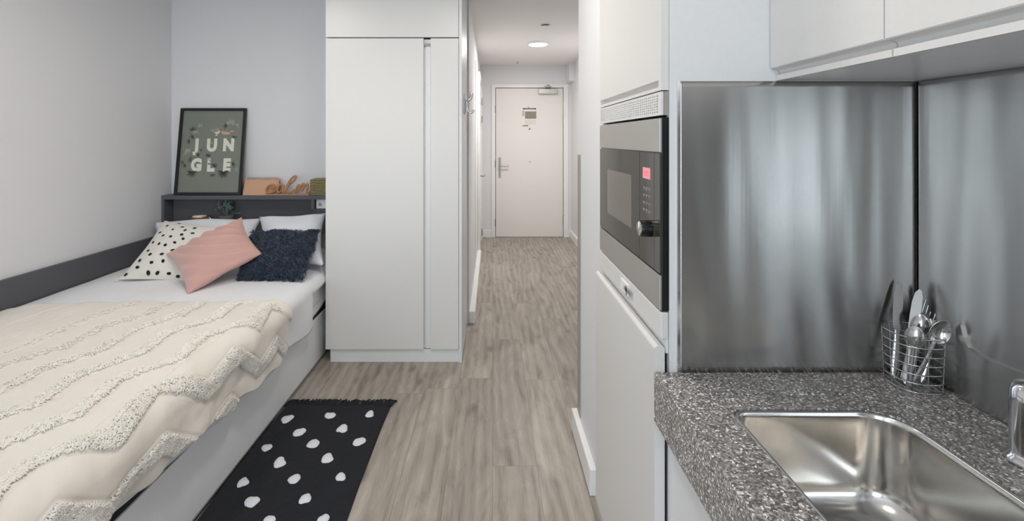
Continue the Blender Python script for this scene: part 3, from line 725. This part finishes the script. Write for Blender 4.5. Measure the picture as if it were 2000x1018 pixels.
# rug
rg = thing('rug', (-.77, 1.85, 0), 'black rug with white dots beside the bed', 'rug')
RX0, RX1, RY0, RY1 = -1.039, -.512, 1.25, 2.355
mb = MB()
def fr_(u, v):
    x = RX0+u*(RX1-RX0)+.004*math.sin(v*7); yy = RY0+v*(RY1-RY0); ee = min(1, min(u,1-u)*40+.15)
    return (x, yy, (.010+.0035*nz(x*7, yy*7)+.002*nz(x*60, yy*60))*ee+.001)
mb.grid(fr_, 90, 180)
for (cx, cy) in ((668,284),(965,262),(1257,252),(750,382),(1058,357),(517,492),(850,462),(1176,450),(602,597),(950,566),(342,737),(714,715),(1046,698),(414,875),(793,858),(530,1015),(920,1005),(160,990),(1200,880)):
    if (cx, cy) in ((160,990),(1200,880)): continue
    px, py = 380+.273*cx, 740+.273*cy; s_ = 1.325/(py-272); x, yy = (px-962)*s_, 920*s_
    n = 28; pts = []
    r0 = random.uniform(.021, .027)
    for k in range(n):
        a = 2*PI*k/n; r = r0*(1+.45*nz(cx*.1+math.cos(a)*.8, cy*.1+math.sin(a)*.8)+.08*nz(cx+math.cos(a)*3, cy+math.sin(a)*3)); pts.append((x+r*math.cos(a)*.95, yy+r*math.sin(a)*1.1))
    mb.add([(a, b, .012) for a, b in pts]+[(x+(a-x)*.85, yy+(b-yy)*.85, .0175) for a, b in pts]+[(x, yy, .018)], [(k, (k+1)%n, n+(k+1)%n, n+k) for k in range(n)]+[(n+k, n+(k+1)%n, 2*n) for k in range(n)], 1, True)
for i, (x, yy) in enumerate(((-.93,1.32),(-.78,1.36),(-.62,1.33))):
    mb.add([(x+.027*math.cos(2*PI*k/14), yy+.028*math.sin(2*PI*k/14), .016) for k in range(14)], [tuple(range(14))], 1)
mb.build('pile', [M['rug'], M['rugdot']], rg, fixn=False)
MB().box(RX0+.002, RX1-.002, RY0, RY1, .0, .002).build('backing', M['rug'], rg)
mb = MB(); rnd = random.Random(4)
for i in range(150):
    x = RX0+.002+(RX1-RX0)*i/149; L_ = rnd.uniform(.020, .062); dx = rnd.gauss(.004, .010)
    mb.tube([(x, RY1-.004, .008), (x+dx*.5, RY1+L_*.5, x*0+.013+rnd.uniform(0,.006)), (x+dx, RY1+L_, .006)], [.004,.004,.003], 5)
mb.build('fringe', M['rug'], rg)
# ================================================================== tall oven housing
YP, YT = 1.052, 1.655     # face of the end panel, far side of the unit
tu = thing('tall_cabinet', (.65, 1.35, 0), 'tall white built-in cabinet housing the microwave', 'cabinet')
MB().box(.395, XR-.002, YP, YP+.018, 0, CEIL-.003).box(.395, XR-.002, YT-.018, YT, 0, CEIL-.003).box(.395, XR-.002, YP+.018, YT-.018, .865, .883).box(.395, XR-.002, YP+.018, YT-.018, 1.447, 1.455).box(.90, XR-.002, YP+.018, YT-.018, .08, 1.45).build('carcass', M['white'], tu, bevel=.001)
MB().box(.42, .44, YP+.018, YT-.018, 0, .08).build('plinth', M['white'], tu)
def arc(cx, cz, r, a0, a1, n=6): return [(cx+r*math.cos(a0+(a1-a0)*i/n), cz+r*math.sin(a0+(a1-a0)*i/n)) for i in range(n+1)]
# lower door with the rounded grip edge on top
MB().prism([(.362,.082),(.362,.868)]+arc(.372,.868,.010,PI,PI/2,5)[1:]+[(.380,.874),(.385,.872),(.385,.082)], YP+.001, YT-.002, 'y').build('door', M['gloss'], tu, bevel=.001)
MB().box(.388, .394, YP+.004, YT-.004, .86, .895).build('shadow_gap', M['white'], tu)
MB().box(.376, .394, YP+.001, YT-.002, .892, .952).build('filler_panel', M['gloss'], tu, bevel=.003)
lt = MB().box(.371, .377, 1.30, 1.37, .905, .938).build('latch', M['skinw'], tu, bevel=.002)
MB().box(.3695, .3715, 1.262, 1.325, .918, .928).box(.3695,.3715,1.30,1.31,.908,.934).build('latch_slot', M['satin'], lt)
# upper door with the scooped grip near its lower edge
prof = [(.377,CEIL-.004),(.377,1.474)]+[(.380,1.4735),(.388,1.4725),(.3925,1.470),(.3935,1.466),(.391,1.462)]+[(.386,1.4595),(.381,1.4585),(.377,1.4585),(.377,1.450),(.394,1.450),(.394,CEIL-.004)]
ud = MB().prism(prof, YP+.018, YT-.012, 'y').box(.377, .394, YP+.001, YP+.018, 1.450, CEIL-.004).box(.377, .394, YT-.012, YT-.002, 1.450, CEIL-.004)
ud.build('door', M['gloss'], tu)
# ventilation grille
vt = MB()
NX_, NZ_ = 38, 7
y0, y1, z0, z1 = YP+.022, YT-.014, 1.400, 1.441
vt.box(.377, .382, YP+.001, y0, 1.394, 1.447).box(.377, .382, y1, YT-.002, 1.394, 1.447).box(.377,.382,y0,y1,1.394,z0).box(.377,.382,y0,y1,z1,1.447)
for i in range(1, NX_): y = y0+(y1-y0)*i/NX_; vt.box(.3772, .381, y-.0034, y+.0034, z0, z1)
for i in range(1, NZ_): z = z0+(z1-z0)*i/NZ_; vt.box(.3770, .381, y0, y1, z-.0014, z+.0014)
g = vt.build('vent_grille', M['gloss'], tu)
MB().box(.383, .394, YP+.001, YT-.002, 1.394, 1.447).build('grille_backing', M['cornerg'], tu)
# microwave
mw = thing('microwave', (.65, 1.35, .955), 'built-in microwave with steel bands, dark glass and black knob in the tall cabinet', 'microwave')
y0, y1 = YP+.002, YT-.012
MB().box(.379, .86, y0, y1, .955, 1.389).build('body', M['black'], mw, bevel=.001)
MB().box(.374, .379, y0, y1, 1.311, 1.387).build('top_band', M['steelband'], mw, bevel=.0008)
MB().box(.374, .379, y0, y1, .957, 1.035).build('bottom_band', M['steelband'], mw, bevel=.0008)
dm = MB().box(.3745, .379, 1.200, y1, 1.038, 1.308).build('door', M['glass'], mw, bevel=.0008)
MB().box(.3740, .3748, 1.270, 1.535, 1.10, 1.243).build('window', M['ovenwin'], dm)
cp = MB().box(.3745, .379, 1.092, 1.198, 1.038, 1.308).build('control_panel', M['glass'], mw, bevel=.0008)
MB().box(.3745, .379, y0, 1.0905, 1.038, 1.308).build('side_strip', M['glass'], mw, bevel=.0008)
dp = MB().box(.3737, .3746, 1.118, 1.172, 1.244, 1.271).build('display', M['disp'], cp)
vs, fs = text_mesh('0:10', .020, .0004)
mb = MB(); mb.add([Vector((.3734, 1.145-v.x, 1.2505+v.y)) for v in vs], fs); mb.build('digits', M['dispd'], dp, fixn=False)
mb = MB()
for r_ in range(4):
    for c_ in range(3):
        z = 1.222-.018*r_; y = 1.125+.020*c_
        mb.box(.3738, .3746, y-.0065, y+.0065, z-.0012, z+.0012).box(.3738, .3746, y-.0015, y+.0015, z-.006, z-.0025)
mb.build('button_marks', M['satin'], cp)
kb = MB().lathe([(.0195,-.001),(.0195,-.024),(.0185,-.026)], (.3745,1.118,1.128), 36, axis='x').build('knob', M['black'], mw)
MB().lathe([(.0175,-.0262),(.0165,-.0275),(0,-.0275)], (.3745,1.118,1.128), 36, axis='x').box(.3462,.3475,1.1165,1.1195,1.130,1.144).build('knob_cap', M['chrome'], kb)

# ================================================================== splashbacks
ZW, ZU = .820, 1.470
sp = thing('end_splashback', (.68, YP, 1.14), 'brushed steel splashback sheet on the cabinet side facing the room', 'splashback')
sh_ = MB()
def wv_(a, b): return .00030*math.sin(a*26+b*2.2)+.00022*math.sin(a*47-b*3.1+1)+.00012*math.sin(a*90+b*5)+.0002*math.sin(b*9+a*8)
def box_sheet(mb, fn): # thin sheet with a very slightly rolled face
    mb.grid(fn, 120, 50)
x0_, x1_, z0_, z1_ = .4175, XR-.0045, ZW+.001, ZU-.001
sh_.grid(lambda u, v: (x0_+u*(x1_-x0_), YP-.0035+wv_(x0_+u*(x1_-x0_), v*.65), z0_+v*(z1_-z0_)), 120, 50)
sh_.build('sheet', M['splash'], sp, solid=.0015)
MB().box(.4105, .4145, YP-.006, YP-.0005, ZW+.001, ZU-.001).box(.4145,.4175,YP-.0045,YP-.0005,ZW+.001,ZU-.001).build('edge_trim', M['chrome'], sp)
ws_ = MB().grid(lambda u, v: (XR-.0035+wv_(u*1.95+3, v*.65), YP-.005-u*(YP+.895), z0_+v*(z1_-z0_)), 260, 50)
tag(ws_.build('wall_splashback', M['splash'], solid=.0015), 'brushed steel splashback sheet along the right wall above the worktop', 'splashback')
pts_ = [(-.9,.821),(.885,.821),(.885,.934)]
up_ = MB().prism([(-.9,ZW+.001),(.955,ZW+.001),(.955,.968),(.949,.971),(.944,.968),(.938,.945),(.928,.929),(.912,.9235),(-.9,.9235)], XR-.010, XR-.0045, 'x')
tag(up_.build('steel_upstand', M['splash'], bevel=.0012), 'low steel upstand strip along the right wall behind the sink', 'upstand')

# ================================================================== worktop and sink
wt = MB()
hx0, hx1, hy0, hy1 = .455, .772, .425, .912
def rr(x0, x1, y0, y1, rs, n=10):
    # rs radii: (x1,y1),(x0,y1),(x0,y0),(x1,y0) counter-clockwise from the far right
    out = []
    for (cx, cy, a0), r in zip(((x1,y1,0),(x0,y1,PI/2),(x0,y0,PI),(x1,y0,1.5*PI)), rs):
        sx = -1 if cx == x1 else 1; sy = -1 if cy == y1 else 1
        for i in range(n+1):
            a = a0+PI/2*i/n; out.append((cx+sx*r+r*math.cos(a), cy+sy*r+r*math.sin(a)))
    return out
RS = (.075, .032, .05, .05)
hole = rr(hx0, hx1, hy0, hy1, RS)
step0 = rr(hx0-.045, hx1+.080, hy0-.03, hy1+.052, (.14,.06,.06,.06))
step1 = rr(hx0-.042, hx1+.076, hy0-.027, hy1+.049, (.137,.057,.06,.06))
ox0, ox1, oy0, oy1 = .360, XR-.0005, -.9, YP-.0005
cx, cy = (hx0+hx1)/2, (hy0+hy1)/2
def outer(p):
    dx, dy = p[0]-cx, p[1]-cy; t = 1e9
    if dx > 0: t = min(t, (ox1-cx)/dx)
    if dx < 0: t = min(t, (ox0-cx)/dx)
    if dy > 0: t = min(t, (oy1-cy)/dy)
    if dy < 0: t = min(t, (oy0-cy)/dy)
    return [cx+dx*t, cy+dy*t]
oo = [outer(p) for p in step0]
for c_ in ((ox0,oy0),(ox0,oy1),(ox1,oy0),(ox1,oy1)):
    k = min(range(len(oo)), key=lambda i: (oo[i][0]-c_[0])**2+(oo[i][1]-c_[1])**2); oo[k] = list(c_)
n = len(hole); ZB = ZW-.108
rings = [[(x, y, ZB) for x, y in oo], [(x, y, ZW) for x, y in oo], [(x, y, ZW) for x, y in step0], [(x, y, ZW-.0018) for x, y in step1], [(x, y, ZW-.0018) for x, y in hole], [(x, y, ZW-.020) for x, y in hole], [(x, y, ZB) for x, y in hole]]
vs = [v for r_ in rings for v in r_]
fs = [(a*n+i, a*n+(i+1)%n, (a+1)*n+(i+1)%n, (a+1)*n+i) for a in range(len(rings)-1) for i in range(n)]+[(6*n+i, 6*n+(i+1)%n, (i+1)%n, i) for i in range(n)]
wt.add(vs, fs)
tag(wt.build('worktop', M['worktop'], bevel=.0015), 'speckled dark grey worktop with thick edge around the sink', 'worktop')
# undermounted sink
sk = thing('sink', (cx, cy, ZW-.18), 'rounded stainless steel sink bowl set under the speckled worktop', 'sink')
def ring(off, z, extra=0):
    rs = tuple(max(.012, r-off+extra) for r in RS); return [(x, y, z) for x, y in rr(hx0+off, hx1-off, hy0+off, hy1-off, rs)]
zt = ZW-.0025
rg_ = [ring(-.012, zt-.0185), ring(-.004, zt-.0180), ring(.0, zt-.010), ring(.0005, zt-.004), ring(.002, zt-.001), ring(.006, zt-.001), ring(.008, zt-.004), ring(.009, zt-.012)]
# bowl: walls, generous bottom radius
for i in range(1, 10): rg_.append(ring(.009+.008*i/9, zt-.012-.115*i/9, .012*i/9))
Rb = .045
for i in range(1, 11):
    a = PI/2*i/10; rg_.append(ring(.017+Rb*(1-math.cos(a)), zt-.127-Rb*math.sin(a), .012+.02*i/10))
last = rg_[-1]; ctr = (cx+.02, cy+.02, zt-.178)
for t in (.3, .6, .85): rg_.append([(x+(ctr[0]-x)*t, y+(ctr[1]-y)*t, z+(ctr[2]-z)*t) for x, y, z in last])
vs = [v for r_ in rg_ for v in r_]+[ctr]
fs = [(a*n+i, a*n+(i+1)%n, (a+1)*n+(i+1)%n, (a+1)*n+i) for a in range(len(rg_)-1) for i in range(n)]+[((len(rg_)-1)*n+i, (len(rg_)-1)*n+(i+1)%n, len(vs)-1) for i in range(n)]
MB().add(vs, fs, 0, True).build('bowl', M['sink'], sk, fixn=False)
MB().lathe([(.040,.002),(.044,.003),(.040,.006),(.030,.003),(.028,.000),(0,-.001)], (ctr[0], ctr[1], ctr[2]), 32).build('drain', M['chrome'], sk)
# tap, swivelled towards the camera
tp = thing('tap', (.865, .757, ZW), 'chrome kitchen tap standing behind the sink at the right', 'tap')
MB().lathe([(.030,0),(.030,.006),(.0255,.010),(.0245,.016),(.0245,.10),(.0235,.116),(.017,.128),(.0,.131)], (.865,.757,ZW-.0005), 32).build('body', M['chrome'], tp)
MB().tube(smooth_path([(.872,.745,ZW+.075),(.885,.70,ZW+.14),(.888,.60,ZW+.19),(.885,.52,ZW+.19),(.882,.49,ZW+.15)], 6), .0115, 14).build('spout', M['chrome'], tp)
MB().tube([(.872,.757,ZW+.12),(.893,.750,ZW+.142),(.918,.742,ZW+.165)], [.008,.0065,.006], 10).build('lever', M['chrome'], tp)

# ================================================================== base cabinets below the worktop
bc = thing('base_cabinet', (.6, .4, 0), 'white base cabinet under the speckled worktop beside the tall cabinet', 'cabinet')
MB().box(.408, XR-.01, -.88, -.862, .10, ZB-.002).box(.408, XR-.01, YP-.022, YP-.004, .10, ZB-.002).box(.408, XR-.01, -.862, YP-.022, .10, .118).box(XR-.02, XR-.01, -.862, YP-.022, .118, ZB-.004).build('carcass', M['white'], bc)
MB().box(.44, .455, -.88, YP-.004, 0, .10).build('plinth', M['white'], bc)
for (a, b) in ((.602, YP-.006), (.152, .598), (-.298, .148), (-.88, -.302)):
    MB().box(.389, .407, a, b, .104, ZB-.006).build('door', M['white'], bc, bevel=.0015)

# ================================================================== wall cabinets
def wallcab(y0, y1, label):
    t = thing('wall_cabinet', (.79, (y0+y1)/2, ZU), label, 'cabinet', None)
    MB().box(.642, XR-.001, y0, y1-.0008, ZU+.001, CEIL-.004).build('carcass', M['white'], t)
    pf_ = [(.619,CEIL-.004),(.619,1.499),(.6205,1.4970),(.630,1.4955),(.638,1.493),(.6405,1.4885),(.639,1.4855),(.6355,1.4835),(.6325,1.4825),(.6325,1.4705),(.6415,1.4705),(.6415,CEIL-.004)]
    MB().prism(pf_, y0+.0012, y1-.002, 'y').build('door', M['gloss'], t)
wallcab(.745, YP-.001, 'narrow white wall cabinet against the tall cabinet, above the steel splashback')
wallcab(.145, .745, 'wide white wall cabinet at the top right above the sink')

# ================================================================== cutlery caddy
CBX, CBY = .892, .999
cb = thing('cutlery_basket', (CBX, CBY, ZW), 'round wire cutlery basket in the worktop corner behind the sink', 'basket')
def dring(z, ex=0):
    pts = []
    a_, b_ = .041+ex, .045+ex
    for k in range(40):
        th = 2*PI*k/40; c_, s_ = math.cos(th), math.sin(th)
        x = CBX-.003+a_*(abs(c_)**(.45 if c_ > 0 else 1))*(1 if c_ > 0 else -1)*(.92 if c_ > 0 else 1.05); y = CBY+b_*(abs(s_)**.8)*(1 if s_ > 0 else -1)
        pts.append((x, y, z))
    return pts
for i in range(7):
    z = ZW+.0025+.0185*i
    MB().tube(dring(z, .0006*i), .0015, 6, closed=True).build('wire_ring', M['wire'], cb)
for k in (1, 6, 11, 16, 20, 24, 29, 34):
    b = dring(0)[k]; t_ = dring(0, .0036)[k]
    MB().tube([(b[0], b[1], ZW+.002), (t_[0], t_[1], ZW+.114)], .0011, 6).build('upright', M['wire'], cb)
mb = MB()
for i in range(5): x = CBX-.03+.014*i; mb.tube([(x, CBY-.036, ZW+.0025),(x, CBY+.036, ZW+.0025)], .0011, 6)
mb.build('base_wires', M['wire'], cb)

# cutlery: local +z is the business end, built once per kind with the handle tip at the origin
def handle(mb, L_, w0, w1):
    def f(u, v):
        a = 2*PI*u; wd = w0+(w1-w0)*v
        if v < .12: wd *= math.sqrt(max(.02, 1-((.12-v)/.12)**2))
        return Vector((math.cos(a)*wd, math.sin(a)*.0022, v*L_))
    mb.grid(f, 12, 22, closeu=True); return mb
def knife(t):
    handle(MB(), .105, .0085, .005).build('handle', M['cut'], t, local=True)
    mb = MB(); pts = [(-.005,.10),(-.0088,.115),(-.010,.15),(-.0098,.18),(-.007,.202),(-.001,.212),(.004,.208),(.0072,.195),(.0082,.17),(.0078,.13),(.005,.10)]
    mb.prism(pts, -.0007, .0007, 'y'); mb.build('blade', M['cut'], t, bevel=.0004, local=True)
def bowl(mb, z0, L_, wd, dep):
    def f(sg):
        def g(u, v):
            r_ = v; a = 2*PI*u; x = math.cos(a)*wd*r_; zz = math.sin(a); z = z0+L_/2+zz*L_/2*r_; x *= (1-.12*zz*r_)
            return Vector((x, dep*(1-r_*r_)+sg, z))
        return g
    mb.grid(f(0), 28, 9, closeu=True); mb.grid(f(.0012), 28, 9, closeu=True)
    e0, e1 = f(0), f(.0012)
    mb.tube([(e0(k/28, 1)+e1(k/28, 1))/2 for k in range(28)], .0009, 5, closed=True)
def spoon(t, k=1.0):
    mb = handle(MB(), .125*k, .0075*k, .0028); mb.build('handle', M['cut'], t, local=True)
    mb = MB(); bowl(mb, .120*k, .062*k, .0205*k, .009*k); mb.build('bowl', M['cut'], t, fixn=False, local=True)
def fork(t):
    handle(MB(), .13, .0078, .0028).build('handle', M['cut'], t, local=True)
    mb = MB(); mb.prism([(-.0028,.126),(-.007,.134),(-.0125,.147),(-.0128,.160),(.0128,.160),(.0125,.147),(.007,.134),(.0028,.126)], -.0009, .0009, 'y')
    mb.build('neck', M['cut'], t, bevel=.0004, local=True)
    for i in range(4):
        x = -.0112+.00747*i
        MB().tube([(x,0,.158),(x,-.002,.175),(x*.97,.001,.205)], [.0017,.0017,.0008], 6).build('tine', M['cut'], t, local=True)
def dupe(src):
    r_ = src.copy(); C.objects.link(r_)
    for ch in list(src.children):
        c_ = ch.copy(); C.objects.link(c_); c_.parent = r_
    return r_
def pose(o, bottom, tip, spin):
    b = Vector(bottom); d_ = (Vector(tip)-b).normalized()
    q1 = Vector((0,0,1)).rotation_difference(d_)
    o.location = b; o.rotation_mode = 'XYZ'; o.rotation_euler = (q1.to_matrix() @ Matrix.Rotation(spin, 3, 'Z')).to_euler()
zf = ZW+.006
G = 'cutlery standing in the wire basket'
k1 = thing('table_knife', (0,0,0), 'upright table knife, leftmost and tallest blade in the wire basket', 'knife', G); knife(k1)
k2 = dupe(k1); k2['label'] = 'table knife leaning right just beside the tallest blade in the wire basket'
pose(k1, (.862,1.010,zf), W(1757,551,1.13), -.35); pose(k2, (.866,.990,zf), W(1797,563,1.115), -.85)
k1.scale = (.97,)*3; k2.scale = (.95,)*3
f1 = thing('table_fork', (0,0,0), 'table fork behind the spoons, nearer the blades in the wire basket', 'fork', G); fork(f1)
f1.scale = (.84,)*3
f2 = dupe(f1); f2['label'] = 'table fork with dark upright tines at the right of the wire basket'
pose(f1, (.900,1.018,zf), W(1818,594,1.105), -.8); pose(f2, (.905,.995,zf), W(1848,586,1.085), -.7)
s1 = thing('table_spoon', (0,0,0), 'large spoon seen side on at the right of the wire basket', 'spoon', G); spoon(s1)
pose(s1, (.880,.985,zf), W(1860,606,1.035), -.35); s1.scale = (.84,)*3
s1['label'] = 'large spoon leaning to the right edge of the wire basket'
s2 = thing('tea_spoon', (0,0,0), 'teaspoon with shiny rounded back standing in the middle of the wire basket', 'spoon', G); spoon(s2, .74)
s3 = dupe(s2); s3['label'] = 'teaspoon low at the front of the wire basket, handle towards the bottom wire'
pose(s2, (.885,.995,zf+.012), W(1800,616,1.075), PI-.7)
pose(s3, (.858,.972,zf-.001), W(1786,662,1.045), PI-.8)
